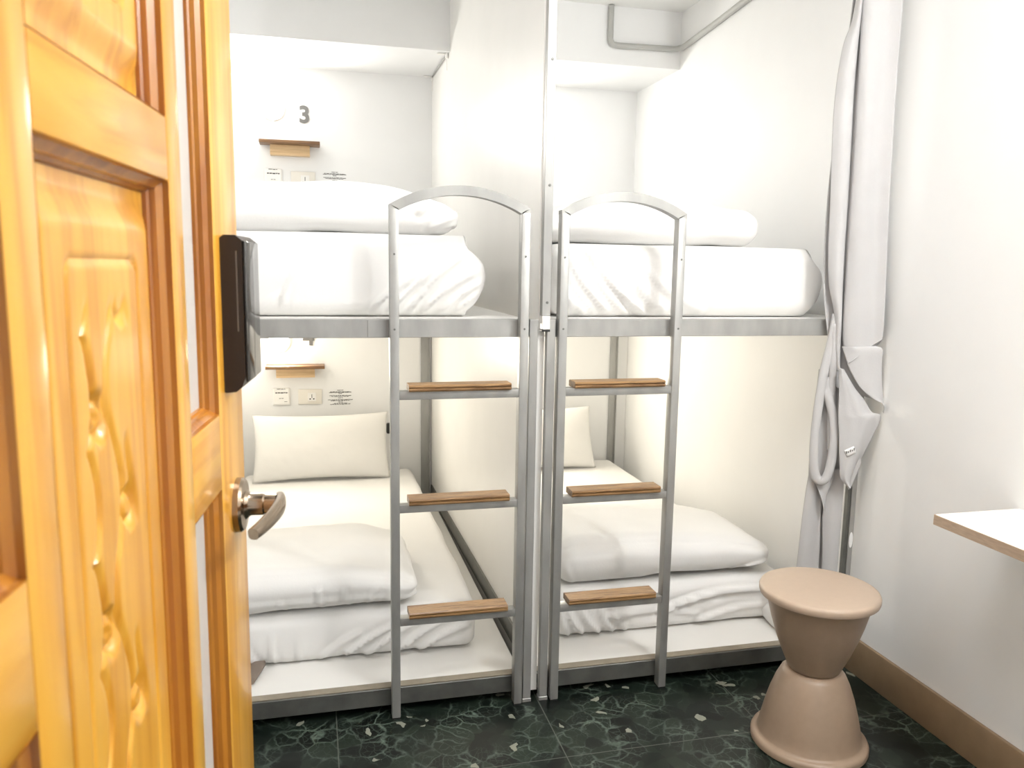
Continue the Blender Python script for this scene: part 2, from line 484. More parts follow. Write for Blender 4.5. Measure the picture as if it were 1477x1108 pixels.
# ------------------------------------------------------------------ bedding
def bedding(name, label, cat, group, cx, cy, z0, w, d, h, r, fn, mat, res=.012):
    bm = soft_box(w, d, h, r, res, lambda p, n, u, v, k: fn(p + Vector((cx, cy, z0 + h / 2)), n, u, v, k) - Vector((cx, cy, z0)))
    o = mesh_obj(name, bm, mat, None, True, loc=(cx, cy, z0))
    tag(o, label, cat, group)
    return o

def lower_matt(seed, segs, x0, x1):
    def fn(p, n, u, v, k):
        q = p.copy()
        kk = max(0, n.z)
        big = nz(p.x * 2.2, p.y * 2.2, 0, seed) * .007
        q.z += kk * (big * .5 + .0015 * nz(p.x * 9, p.y * 5, 1, seed))
        fr = max(0, -n.y)
        q.y += fr * (.010 * nz(p.x * 3, p.z * 4, 2, seed)) - fr * crease(p.x, p.z, segs)
        q.y -= fr * .012 * math.sin(min(1, max(0, k)) * PI)
        q.x += n.x * .008 * nz(p.y * 5, p.z * 8, 3, seed)
        # lower hem waviness
        if k < .25: q.z += (0.25 - k) * .03 * max(0, nz(p.x * 6, p.y * 6, 4, seed))
        return q
    return fn
ML = bedding('mattress', 'white sheeted mattress on the lower left bunk board', 'mattress', 'sheeted mattresses', .115, 1.10, ZR1 + .001, .87, 1.80, .165, .036,
    lower_matt(1, [(-.20, .10, -.245, .19, .009, .009), (-.14, .09, -.20, .20, .010, .010), (-.09, .09, -.10, .19, .007, .009), (-.015, .09, -.02, .16, .006, .008),
                   (.13, .10, .33, .2, .010, .011), (.19, .09, .42, .22, .012, .012), (.30, .10, .48, .21, .009, .010), (.36, .09, .52, .17, .010, .011), (.05, .09, .17, .17, .006, .012)], 0, 0), M['sheet'], .010)
mesh_obj('sheet_corner', soft_box(.05, .10, .022, .010, .006, lambda p, n, u, v, k: Vector((p.x - .034 * (1 - v) * (u), p.y, p.z + .010 * (v) ** 2))), M['taupe'], ML, True, loc=(-.255, -.955, .013))
MR = bedding('mattress', 'white sheeted mattress on the lower right bunk board', 'mattress', 'sheeted mattresses', 1.262, 1.10, ZR1 + .001, .87, 1.80, .165, .036,
    lower_matt(2, [(.87, .09, .84, .19, .010, .010), (.92, .09, .855, .2, .011, .010), (.98, .09, .90, .2, .011, .010), (1.03, .09, .97, .20, .010, .011), (1.08, .09, 1.02, .19, .008, .010),
                   (1.02, .15, 1.34, .13, .010, .012), (1.20, .155, 1.66, .195, .014, .010), (1.35, .10, 1.64, .14, .008, .012)], 0, 0), M['sheet'], .010)
mesh_obj('sheet_corner', soft_box(.05, .13, .065, .018, .006, lambda p, n, u, v, k: Vector((p.x + .012 * nz(p.y * 12, p.z * 20, 0, 3), p.y, p.z))), M['sheet'], MR, True, loc=(.362, -.94, .036))

def folded_quilt(seed, zt, roll_r=True, segs=(), slope=0.0, endtaper=.0, midline=True, lift=.0, profile=None):
    def fn(p, n, u, v, k):
        q = p.copy()
        up = max(0, n.z)
        q.z += up * (.016 * nz(p.x * 2.6, p.y * 3.0, 0, seed) + .006 * nz(p.x * 8, p.y * 7, 1, seed))
        # hump across the middle, lower toward ends
        q.z += (k) * (-slope * (v) - endtaper * sstep(.7, 1.0, u))
        if profile: q.z += k * profile(u, v)
        fr = max(0, -n.y)
        q.y += fr * (.014 * nz(p.x * 3, p.z * 7, 2, seed)) - fr * crease(p.x, p.z, segs)
        q.y -= fr * .012 * math.sin(k * PI)
        q.x += n.x * (.012 * nz(p.y * 7, p.z * 9, 3, seed))
        if midline:  # fold between the two layers shows at the ends and front
            side = max(abs(n.x), .5 * fr)
            q -= Vector((n.x, n.y * .6, 0)) * side * .016 * math.exp(-((k - .42) / .07) ** 2)
        if k < .3: q.z += lift * (.3 - k) * max(0, nz(p.x * 5, p.y * 4, 5, seed) + .15)
        return q
    return fn
bedding('duvet', 'white duvet folded at the foot of the lower left bunk', 'duvet', 'folded white duvets', .010, .455, .2505, .70, .56, .145, .062,
    folded_quilt(3, 0, slope=.02, endtaper=.035, segs=[(.06, .25, .045, .34, .008, .008), (.14, .25, .12, .33, .008, .008), (.20, .25, .22, .33, .008, .009), (.26, .25, .27, .33, .007, .008), (-.05, .25, -.07, .30, .006, .009)], lift=.05), M['quilt'], .0095)
bedding('duvet', 'white duvet folded at the foot of the lower right bunk', 'duvet', 'folded white duvets', 1.240, .525, .2505, .82, .62, .160, .070,
    folded_quilt(5, 0, slope=.0, endtaper=.05, segs=[(.90, .25, .86, .33, .006, .01), (1.5, .26, 1.62, .31, .008, .01)], lift=.05, midline=False,
                 profile=lambda u, v: -.05 * sstep(.55, 1, v) + .012 * math.sin(u * 7)), M['quilt'], .0095)

def upper_matt(seed, segs, side):
    def fn(p, n, u, v, k):
        q = p.copy()
        up = max(0, n.z)
        q.z += up * (.004 * nz(p.x * 3, p.y * 3, 0, seed))
        fr = max(0, -n.y)
        q.y += fr * (.010 * nz(p.x * 3, p.z * 5, 2, seed)) - fr * crease(p.x, p.z, segs)
        q.y -= fr * .014 * math.sin(k * PI)
        # the tucked sheet bulges out at half height and pulls in at the base and top
        b = math.sin(k * PI)
        if side > 0: q.x += max(0, n.x) * (.050 * (b - .45) - .045 * sstep(.62, 1, k) - .012)
        else:
            q.x += min(0, n.x) * (.014 * b)
        q.x += max(0, n.x) * .006 * nz(p.y * 4, p.z * 10, 1, seed)
        return q
    return fn
MUL = bedding('mattress', 'thick white sheeted mattress on the upper left bunk board', 'mattress', 'sheeted mattresses', .095, 1.04, ZU1 + .001, .88, 1.90, .238, .05,
    upper_matt(7, [(.27, 1.20, .41, 1.33, .010, .010), (.32, 1.19, .47, 1.36, .011, .010), (.36, 1.19, .50, 1.31, .010, .009), (.41, 1.19, .52, 1.28, .009, .009), (.21, 1.19, .35, 1.31, .008, .009),
                   (-.04, 1.2, .0, 1.31, .006, .007), (.46, 1.19, .53, 1.26, .007, .008), (-.1, 1.19, -.02, 1.26, .005, .008)], 1), M['sheet'], .010)
lb = mesh_obj('care_label', add_box(bmesh.new(), -.004, .012, -.003, .001, -.007, .008, .001, 1), M['blue'], MUL, True, loc=(-.213, -.9705, .163)); tag(lb, 'small blue printed label')
MUR = bedding('mattress', 'thick white sheeted mattress on the upper right bunk board', 'mattress', 'sheeted mattresses', 1.218, 1.04, ZU1 + .001, .93, 1.90, .225, .05,
    upper_matt(8, [(.93, 1.20, .79, 1.38, .008, .010), (1.00, 1.19, .87, 1.34, .008, .010), (1.055, 1.19, .84, 1.41, .012, .011), (1.09, 1.21, 1.0, 1.33, .008, .010), (.86, 1.19, .78, 1.28, .009, .009),
                   (1.12, 1.2, 1.0, 1.38, .007, .012), (1.25, 1.2, 1.05, 1.33, .006, .012), (.82, 1.2, .77, 1.31, .008, .009)], 1), M['sheet'], .010)
bedding('duvet', 'white duvet lying folded on top of the upper left mattress', 'duvet', 'folded white duvets', .10, .56, ZU1 + .2425, .79, .66, .150, .060,
    folded_quilt(9, 0, slope=-.0, endtaper=.05, lift=.05, midline=False, segs=[(.36, 1.50, .45, 1.58, .01, .012), (.40, 1.44, .47, 1.5, .01, .01)], profile=lambda u, v: .004 * sstep(.25, .6, v)), M['quilt'], .010)
bedding('duvet', 'white duvet lying folded on top of the upper right mattress', 'duvet', 'folded white duvets', 1.125, .56, ZU1 + .2295, .78, .72, .140, .058,
    folded_quilt(11, 0, endtaper=.015, lift=.04, midline=False, profile=lambda u, v: -.05 * (1 - sstep(0, .22, u)) ), M['quilt'], .010)

def pillow(label, w, h, T, loc, tilt, seed, rz=0):
    bm = bmesh.new()
    nx_, ny_ = 60, 34
    grid = {}
    for side in (1, -1):
        for i in range(nx_ + 1):
            for j in range(ny_ + 1):
                u, v = -1 + 2 * i / nx_, -1 + 2 * j / ny_
                edge = i in (0, nx_) or j in (0, ny_)
                if side == -1 and edge: grid[(side, i, j)] = grid[(1, i, j)]; continue
                t = T * (max(0, (1 - abs(u) ** 3.2)) ** .55) * (max(0, (1 - abs(v) ** 2.6)) ** .55)
                t *= 1 + .12 * nz(u * 1.6, v * 1.6, side, seed)
                x = u * w / 2 * (1 - .045 * (1 - v * v) * abs(u) ** 3)
                z = v * h / 2 * (1 - .085 * (1 - u * u) * abs(v) ** 3)
                t += .0025 * nz(u * 9 + v * 3, v * 5, 3, seed) * (1 - abs(u) ** 4)
                grid[(side, i, j)] = bm.verts.new((x, -side * t, z))
    for side in (1, -1):
        for i in range(nx_):
            for j in range(ny_):
                q = [grid[(side, i, j)], grid[(side, i + 1, j)], grid[(side, i + 1, j + 1)], grid[(side, i, j + 1)]]
                bm.faces.new(q if side == 1 else q[::-1])
    bmesh.ops.transform(bm, matrix=Matrix.Translation((0, 0, h / 2)), verts=bm.verts[:])
    bmesh.ops.transform(bm, matrix=Matrix.Rotation(-tilt, 4, 'X'), verts=bm.verts[:])
    o = mesh_obj('pillow', bm, M['pillow'], None, True, loc=loc)
    o.rotation_euler.z = rz
    return tag(o, label, 'pillow', 'bed pillows')
pillow('white pillow on the lower left bunk, leaning under the socket', .68, .345, .062, (.075, 1.795, .250), math.radians(22), 1)
pillow('white pillow on the lower right bunk, half hidden by the ladder', .68, .345, .062, (1.195, 1.80, .250), math.radians(22), 2)

# ------------------------------------------------------------------ fittings on the back wall
def bunk_lamp(label, x, z, mat):
    B = empty('wall_lamp', (x, BY, z)); tag(B, label, 'lamp', 'round wall lamps')
    mesh_obj('lamp_base', add_lathe(bmesh.new(), [(0, -.001), (.054, -.001), (.057, -.006), (.057, -.020), (.053, -.022), (0, -.022)], 40, 'y'), M['plate_w'], B, True, sharp=40)
    mesh_obj('diffuser', add_lathe(bmesh.new(), [(0, -.0225), (.051, -.0225), (.050, -.030), (.040, -.038), (.022, -.042), (.0, -.043)][::-1], 40, 'y'), mat, B, True)
    mesh_obj('knob', add_lathe(bmesh.new(), [(0, 0), (.004, 0), (.004, -.008), (0, -.009)], 10, 'z', (0, -.013, -.0565)), M['plate_w'], B, True)
bunk_lamp('round white wall lamp lit above the shelf in the lower left bunk', -.130, .934, M['lamp_glow_warm'])
bunk_lamp('round white wall lamp lit above the shelf in the upper left bunk', -.130, 2.085, M['lamp_glow'])
bunk_lamp('unseen round wall lamp added to light the lower right bunk, behind the partition', .975, .934, M['lamp_glow_warm'])  # right-hand pair is unseen, added to light those bunks
bunk_lamp('unseen round wall lamp added to light the upper right bunk, behind the partition', .975, 2.085, M['lamp_glow'])

def shelf(label, x0, x1, z):
    B = empty('wall_shelf', ((x0 + x1) / 2, BY, z)); tag(B, label, 'shelf', 'small wooden wall shelves')
    h = (x1 - x0) / 2
    mesh_obj('shelf_board', add_box(bmesh.new(), -h, h, -.105, -.001, -.016, 0, .002, 2), M['shelf_dark'], B, True, sharp=35)
    o = mesh_obj('support_block', add_box(bmesh.new(), -h * .66, h * .66, -.052, -.001, -.066, -.0165, .002, 2), M['shelf_pale'], B, True, sharp=35)
    tag(o, 'pale wood block')
shelf('small wooden shelf under the lamp in the lower left bunk', -.195, .097, .815)
shelf('small wooden shelf under the number 3 in the upper left bunk', -.195, .093, 1.925)

def dashes(bm, x0, x1, z, h, y, seed, ir=True):
    rnd = random.Random(seed)
    x = x0
    while x < x1:
        w = min(x1 - x, rnd.uniform(.006, .02)) if ir else x1 - x
        zo = rnd.uniform(-.0006, .0006)
        add_box(bm, x, x + w, y - .0006, y, z - h / 2 + zo, z + h / 2 + zo)
        x += w + .0028
    return bm

def wall_plates(zc, where, dx=0.0, dz_t=0.0):
    B = empty('card_switch', (-.123 + dx, BY, zc)); tag(B, 'square white switch plate with printed words in the %s left bunk' % where, 'switch', 'switch plates')
    mesh_obj('plate', add_box(bmesh.new(), -.043, .043, -.009, -.0005, -.045, .045, .003, 2), M['plate_w'], B, True, sharp=35)
    mesh_obj('slot_cover', add_box(bmesh.new(), -.037, .037, -.0115, -.0092, -.037, .0435, .0008, 1), M['plate_w'], B, True, sharp=35)
    for q, (a, b_, z, hh, yy) in enumerate(((-.030, .030, .021, .0055, -.0118), (-.012, .010, -.008, .0025, -.0118), (.014, .030, -.026, .002, -.0118), (-.022, .02, .0405, .003, -.0118))):
        mesh_obj('printed_line', dashes(bmesh.new(), a, b_, z, hh, yy, 3 + q), M['ink'], B)
    B = empty('power_socket', (.021 + dx, BY, zc - .004)); tag(B, 'ivory wall socket with one outlet in the %s left bunk' % where, 'socket', 'wall sockets')
    mesh_obj('plate', add_box(bmesh.new(), -.060, .060, -.008, -.0005, -.040, .040, .003, 2), M['plate'], B, True, sharp=35)
    mesh_obj('outlet_insert', add_box(bmesh.new(), -.012, .030, -.0105, -.0082, -.022, .022, .001, 1), M['plate_w'], B, True, sharp=35)
    bm = bmesh.new()
    add_box(bm, .0075, .0105, -.0111, -.0106, -.006, .014); add_box(bm, -.004, .004, -.0111, -.0106, -.014, -.008); add_box(bm, .014, .022, -.0111, -.0106, -.014, -.008)
    mesh_obj('pin_holes', bm, M['fitting'], B)
    # notice printed straight on the wall
    bm = bmesh.new()
    rows = [(.016, .0405), (.052, .0325), (.058, .029), (.010, .022), (.056, .0125), (.046, .008), (.012, 0), (.064, -.010), (.050, -.0145), (.012, -.022), (.034, -.029), (.052, -.034)]
    for i, (hw, z) in enumerate(rows):
        a, b_ = (-hw, hw)
        dashes(bm, a, b_, z - .002, .0026, 0, 20 + i)
    o = mesh_obj('printed_sign', bm, M['ink'], None, loc=(.176 + dx, BY - .0004, zc - .012 + dz_t))
    tag(o, 'small centred printed notice on the wall of the %s left bunk' % where, 'notice', 'wall notices')
wall_plates(.645, 'lower')
wall_plates(1.752, 'upper', -.012, .014)

def digit(txt, label, x, z, size):
    cu = bpy.data.curves.new('bunk_number', 'FONT'); cu.body = txt; cu.size = size; cu.extrude = .002; cu.offset = .0035; cu.align_x = 'CENTER'
    tmp = bpy.data.objects.new('tmp', cu); COL.objects.link(tmp)
    dg = bpy.context.evaluated_depsgraph_get()
    me = bpy.data.meshes.new_from_object(tmp.evaluated_get(dg))
    bpy.data.objects.remove(tmp)
    me.transform(Matrix.Rotation(PI / 2, 4, 'X'))
    me.materials.clear(); me.materials.append(M['digit'])
    o = bpy.data.objects.new('number_sign', me); COL.objects.link(o); o.location = (x, BY - .0025, z)
    return tag(o, label, 'number', 'bunk numbers')
digit('3', 'grey number 3 on the wall above the upper left shelf', .021, 2.028, .112)
digit('4', 'dark number 4 partly hidden behind the upper rail, above the lower left shelf', .020, .914, .112)

o = mesh_obj('wall_hook', add_box(bmesh.new(), -.014, .014, -.03, -.0005, -.028, .028, .006, 2), M['fitting'], None, True, loc=(.430, BY, .462))
tag(o, 'small black fitting on the wall beside the lower left pillow', 'hook')

# cord clipped along the beam in the upper left bunk
B = empty('white_cable', (.6635, 1.51, 2.288)); tag(B, 'thin white cable clipped in the ceiling corner of the upper left bunk', 'cable')
mesh_obj('cord', add_sweep(bmesh.new(), [(-.006, .03, -.006), (-.006, .2, -.0065), (-.0075, .49, -.006)], circ(.003, 8)), M['conduit'], B, True)
for y in (.03, .49):
    bm = bmesh.new(); add_box(bm, -.0115, -.0005, y - .01, y + .01, -.022, -.0005, .002, 1); add_box(bm, -.05, -.014, y - .006, y + .006, -.008, -.0005, .002, 1)
    add_sweep(bm, [(-.006, y - .005, -.02), (-.008, y - .008, -.06), (-.006, y - .006, -.075)], circ(.0022, 6), up=Vector((0, 1, 0)))
    mesh_obj('clip', bm, M['plate_w'], B, True, sharp=40)

# conduit on the beam above the upper right bunk, then along the right wall
pts = catmull([(1.425, 1.486, 2.548), (1.424, 1.486, 2.42), (1.428, 1.486, 2.388), (1.455, 1.486, 2.372), (1.60, 1.486, 2.374), (1.735, 1.484, 2.376), (1.768, 1.462, 2.377), (1.776, 1.41, 2.379), (1.776, 1.1, 2.40), (1.776, .6, 2.44), (1.776, .0, 2.49)], 6)
o = mesh_obj('conduit_pipe', add_sweep(bmesh.new(), pts, circ(.0135, 12), up=Vector((.3, .5, .81))), M['conduit'], None, True)
tag(o, 'grey conduit pipe bending along the ceiling above the upper right bunk', 'pipe')

# ------------------------------------------------------------------ curtain
B = empty('curtain', (1.65, -.045, 0), math.atan2(-.37777, .9259))
tag(B, 'grey cloth curtain hanging twisted beside the right bunk against the right wall', 'curtain')
def sheet(name, rows, off, nu=24, thick=.002, k=8, parent=B, mat='grey_cloth'):
    """rows: (sL,zL,sR,zR); off(u,t)->distance toward the room"""
    Lp = catmull([(r[0], 0, r[1]) for r in rows], k); Rp = catmull([(r[2], 0, r[3]) for r in rows], k)
    bm = bmesh.new()
    n = len(Lp)
    g = []
    for i in range(n):
        t = i / (n - 1)
        row = []
        for j in range(nu + 1):
            u = j / nu
            p = Lp[i].lerp(Rp[i], u)
            row.append(bm.verts.new((p.x, -off(u, t), p.z)))
        g.append(row)
    for i in range(n - 1):
        for j in range(nu):
            bm.faces.new((g[i][j], g[i][j + 1], g[i + 1][j + 1], g[i + 1][j]))
    o = mesh_obj(name, bm, M[mat], parent, True)
    s = o.modifiers.new('thickness', 'SOLIDIFY'); s.thickness = thick; s.offset = 0
    return o
CT = 2.545
# wide outer drape lying near the wall
sheet('outer_drape', [(-.004, CT, .100, CT), (-.001, 2.13, .109, 2.13), (.004, 1.9, .111, 1.9), (.008, 1.6, .117, 1.6), (.011, 1.35, .127, 1.32), (.016, 1.13, .132, 1.16), (.037, 1.05, .130, 1.126)],
      lambda u, t: .020 + .012 * math.sin(u * 5.0 + 1.2) * (1 - .3 * t) - .022 * (1 - u) ** 6 + .004 * nz(u * 3, t * 5, 0, 1))
sheet('hem_fold', [(.034, 1.051, .130, 1.127), (.037, 1.046, .1295, 1.118), (.044, 1.043, .127, 1.108)], lambda u, t: .022 - .030 * t + .012 * math.sin(u * 5.0 + 1.2) * .7, 16)
# gathered inner edge, the lighter strand at the bed side
sheet('gathered_edge', [(-.004, CT, .012, CT), (-.018, 2.13, .004, 2.13), (-.046, 2.0, .006, 2.0), (-.058, 1.87, .007, 1.87), (-.058, 1.73, .010, 1.73), (-.050, 1.53, .012, 1.53), (-.046, 1.40, .013, 1.40), (-.036, 1.29, .014, 1.29), (-.012, 1.19, .014, 1.19), (-.008, 1.10, .016, 1.10), (.004, 1.02, .016, 1.03)],
      lambda u, t: .004 + .020 * math.sin(u * 3.6) * (1 - .4 * t) - .022 * sstep(.75, 1, u) + .004 * nz(u * 2, t * 6, 0, 2))
sheet('inner_drape', [(-.004, CT, .05, CT), (-.030, 2.0, .06, 2.0), (-.055, 1.6, .07, 1.6), (-.05, 1.3, .10, 1.3), (-.02, 1.1, .125, 1.1), (.0, .98, .14, .98), (.06, .95, .144, .93)],
      lambda u, t: -.012 - .010 * math.sin(u * 7) + .022 * sstep(.55, 1, u) * sstep(.55, .9, t))
# pocket that folds out to the wall, and the hanging flap below it
sheet('pocket_fold', [(.014, 1.10, .060, 1.10), (.030, 1.055, .130, 1.10), (.040, 1.028, .137, 1.06), (.075, .972, .142, 1.0), (.115, .940, .149, .945), (.147, .922, .1535, .915), (.150, .895, .1535, .897)],
      lambda u, t: .014 + .010 * math.sin(u * 3 + t * 2) + .006 * t)
F = sheet('hanging_flap', [(.005, 1.035, .020, 1.03), (.007, .99, .058, .972), (.010, .94, .090, .935), (.012, .89, .118, .895), (.014, .865, .147, .882), (.019, .82, .128, .822), (.024, .76, .105, .762), (.029, .715, .085, .715), (.035, .68, .075, .68), (.062, .650, .068, .650)],
      lambda u, t: .030 + .012 * math.sin(u * 3.0 + .6) - .012 * sstep(.6, 1, u) * sstep(0, .4, t) + .003 * nz(u * 4, t * 5, 0, 4), 26)
sheet('flap_lining', [(.034, .70, .09, .76), (.040, .685, .096, .735), (.052, .665, .092, .71), (.066, .640, .072, .646)], lambda u, t: .018, 8)
tg = sheet('care_tag', [(.036, .774, .064, .789), (.046, .752, .073, .768)], lambda u, t: .0465 - .002 * t, 4, .0012, 3, B, 'tag'); tg['label'] = 'small white care tag'
bm = bmesh.new()
for q in range(5):
    s0 = .042 + q * .0055
    add_box(bm, s0, s0 + .0025, -.0482, -.0476, .764 + q * .0028, .772 + q * .0028 - (q % 2) * .003)
o = mesh_obj('tag_print', bm, M['ink'], tg)
# twisted strand that loops down at the bed side
def strand(name, pts, w, th, mat='grey_cloth'):
    pr = [(w * math.cos(2 * PI * i / 12), th * math.sin(2 * PI * i / 12)) for i in range(12)]
    return mesh_obj(name, add_sweep(bmesh.new(), catmull([(p[0], -p[2], p[1]) for p in pts], 7), pr, up=Vector((0, 1, .05))), M[mat], B, True)
strand('twisted_strand', [(-.004, 1.20, -.002), (-.014, 1.12, .0), (-.029, 1.04, .004), (-.040, .95, .010), (-.047, .86, .014), (-.049, .78, .016), (-.046, .715, .018), (-.036, .675, .02), (-.020, .664, .022), (-.004, .682, .022), (.006, .73, .02), (.010, .80, .018), (.004, .87, .014), (-.012, .93, .010), (-.024, .965, .004), (-.026, 1.0, .0)], .0145, .009)
strand('inner_strand', [(-.006, 1.17, .004), (-.006, 1.05, .005), (-.004, .95, .004), (.000, .86, .004), (.006, .76, .002)], .012, .007)
sheet('loop_back', [(-.030, .93, .010, .95), (-.046, .86, .014, .88), (-.049, .78, .020, .79), (-.045, .70, .024, .70), (-.034, .655, .020, .655), (-.022, .625, .010, .63), (-.010, .59, .004, .60), (-.001, .562, .003, .562)],
      lambda u, t: -.006 + .022 * sstep(.55, .8, t) * (1 - u) - .012 * math.sin(u * PI) * (1 - t), 14)
sheet('back_fold', [(-.040, 1.02, .030, 1.02), (-.046, .86, .045, .86), (-.050, .70, .060, .70), (-.040, .52, .0605, .52), (-.040, .34, .060, .34), (-.040, .17, .059, .17)], lambda u, t: -.034 + .006 * math.sin(u * 9), 16)
# tail panels hanging to the bed board
sheet('tail_panel', [(-.052, .70, -.010, .70), (-.060, .62, -.006, .60), (-.066, .52, -.004, .52), (-.070, .42, .0, .42), (-.074, .30, .003, .30), (-.076, .17, .004, .17)], lambda u, t: -.012 + .010 * math.sin(u * 4 + .5))
sheet('tail_panel', [(.006, .70, .060, .70), (.004, .62, .060, .62), (.002, .53, .0605, .53), (.008, .44, .060, .44), (.012, .34, .060, .34), (.014, .17, .058, .17)], lambda u, t: -.020 + .012 * math.sin(u * 3.2) * (.6 + .4 * t))

# ------------------------------------------------------------------ stool
S = empty('stool', (1.400, -.395, 0)); tag(S, 'beige plastic hourglass stool standing by the right wall', 'stool')
upper = [(.060, .2245), (.066, .225), (.071, .230), (.080, .250), (.094, .282), (.110, .325), (.124, .370), (.134, .410), (.138, .432), (.138, .4365), (0, .4365)]
lower = [(0, .0), (.154, .0), (.1595, .004), (.160, .016), (.157, .0225), (.150, .0245), (.1445, .0255), (.1405, .032), (.136, .055), (.126, .100), (.114, .145), (.100, .185), (.087, .212), (.077, .2225), (.070, .2243), (0, .2244)]
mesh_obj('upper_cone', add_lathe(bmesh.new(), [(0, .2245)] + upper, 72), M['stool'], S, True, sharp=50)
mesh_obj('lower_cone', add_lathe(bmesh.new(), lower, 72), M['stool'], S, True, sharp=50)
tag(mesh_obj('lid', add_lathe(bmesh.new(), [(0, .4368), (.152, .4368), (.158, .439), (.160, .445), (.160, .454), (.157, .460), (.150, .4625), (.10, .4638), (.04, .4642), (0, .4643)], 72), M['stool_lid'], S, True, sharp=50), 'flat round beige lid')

# ------------------------------------------------------------------ wall table
T = empty('wall_table', (WX, -.638, .74)); tag(T, 'white table top with brown edge fixed to the right wall', 'table')
mesh_obj('tabletop', add_box(bmesh.new(), -.2545, -.002, -1.05, -.0018, -.026, 0, .0008, 1), M['table_top'], T)
bm = bmesh.new(); add_box(bm, -.2570, -.2547, -1.05, 0, -.0262, -.0004, .0005, 1); add_box(bm, -.2545, -.002, -.0016, 0, -.0262, -.0004)
mesh_obj('edge_band', bm, M['table_edge'], T)
mesh_obj('seam', add_box(bmesh.new(), -.0935, -.092, -1.05, -.012, 0, .0004), M['conduit'], T)
for y in (-.82, -.95):
    bm = bmesh.new(); add_box(bm, -.20, -.002, y - .012, y + .012, -.042, -.0265); add_box(bm, -.016, -.002, y - .012, y + .012, -.2, -.042)
    mesh_obj('bracket', bm, M['steel_dark'], T)

# ------------------------------------------------------------------ door
t = .095
Dx, Dy = math.sin(t), math.cos(t)
W = .94
Ex, Ey = -.05 - Dx * .002, -1.11 - Dy * .002
DR = empty('door_1', (Ex - Dx * W, Ey - Dy * W, 0), PI / 2 - t)
DR['kind'] = 'structure'
tag(DR, 'open varnished pine door with carved panels and frosted strips', 'door')
H = 2.10; TH = .042
# all door coordinates: x from the hinge, y = -n (n toward the room side facing the camera)
def dbox(name, x0, x1, z0, z1, mat, n0=-TH, n1=0.0, bev=.002):
    return box(name, x0, x1, -n1, -n0, z0, z1, mat, DR, bev, 2)
so, si = .145, .045           # outer and inner stile widths
x_str = [(.145, .280), (.660, .795)]   # glass strips
x_pan = (.326, .614)
ZLO = .012
dbox('stile', 0, .145, ZLO, H, M['door']); dbox('stile', .795, W, ZLO, H, M['door'])
dbox('stile', .280, .326, ZLO, H, M['door']); dbox('stile', .614, .660, ZLO, H, M['door'])
strips_z = [(.14, 1.058), (1.150, 1.98)]
pan_z = [(.16, 1.404), (1.462, 1.98)]
for (a, b_) in x_str:
    for z0, z1 in ((ZLO, .14), (1.058, 1.150), (1.98, H)): dbox('rail', a + .0006, b_ - .0006, z0, z1, M['door_rail'])
for z0, z1 in ((ZLO, .16), (1.404, 1.462), (1.98, H)): dbox('rail', x_pan[0] + .0006, x_pan[1] - .0006, z0, z1, M['door_rail'])

def moulding(x0, x1, z0, z1, prof, name='moulding'):
    bm = bmesh.new()
    rings = []
    for (x, z, sx, sz) in ((x0, z0, 1, 1), (x1, z0, -1, 1), (x1, z1, -1, -1), (x0, z1, 1, -1)):
        rings.append([bm.verts.new((x + sx * d, -n, z + sz * d)) for d, n in prof])
    m = len(prof)
    for i in range(4):
        A, Bq = rings[i], rings[(i + 1) % 4]
        for j in range(m): bm.faces.new((A[j], A[(j + 1) % m], Bq[(j + 1) % m], Bq[j]))
    return mesh_obj(name, bm, M['mould'], DR, True, sharp=28)
g_prof = [(.0004, -.0006), (.0008, -.0052), (.0066, -.0100), (.0073, -.0152), (.0098, -.0172), (.0104, -.0207), (.0112, -.0210), (.0112, -.030), (.0004, -.030)]
p_prof = [(.0004, -.0006), (.0008, -.0058), (.0072, -.0108), (.0080, -.0160), (.0106, -.0180), (.0112, -.0216), (.0118, -.0220), (.0118, -.034), (.0004, -.034)]
for (a, b_) in x_str:
    for z0, z1 in strips_z:
        moulding(a, b_, z0, z1, g_prof)
        dbox('frosted_pane', a + .0105, b_ - .0105, z0 + .0105, z1 - .0105, M['frost'], -.0245, -.0208, 0)['label'] = 'white frosted glass strip'
def vine(x, z, zs0, zs1):
    """depth of the carved scroll below the raised field"""
    h = 0.0
    lam = .17
    ph = 2 * PI * (z - zs0) / lam
    c = .012 * math.sin(ph)
    fade = sstep(zs0, zs0 + .03, z) * (1 - sstep(zs1 - .03, zs1, z))
    h += .0042 * math.exp(-((x - c) / .0038) ** 2) * fade
    # scroll leaves, one per half wave
    for s in (-1, 1):
        c2 = s * (.034 + .008 * math.cos(ph)) 
        h += .0040 * math.exp(-((x - c2) / .0042) ** 2) * max(0, math.sin(ph * 1 + (0 if s > 0 else PI))) ** .7 * fade
        ccx, k = s * .026, (z - zs0) / lam - (.12 if s > 0 else .62)
        k = (k + .5) % 1 - .5
        rr = math.hypot((x - ccx) * 1.1, k * lam * .8)
        h += (.0055 * math.exp(-((rr - .011) / .004) ** 2) + .003 * math.exp(-(rr / .005) ** 2)) * fade
    # scalloped outline down the hinge side
    c3 = -.050 + .013 * abs(math.sin(PI * (z - zs0) / .085)) ** .7
    h += .0045 * math.exp(-((x - c3) / .0032) ** 2) * fade
    return h
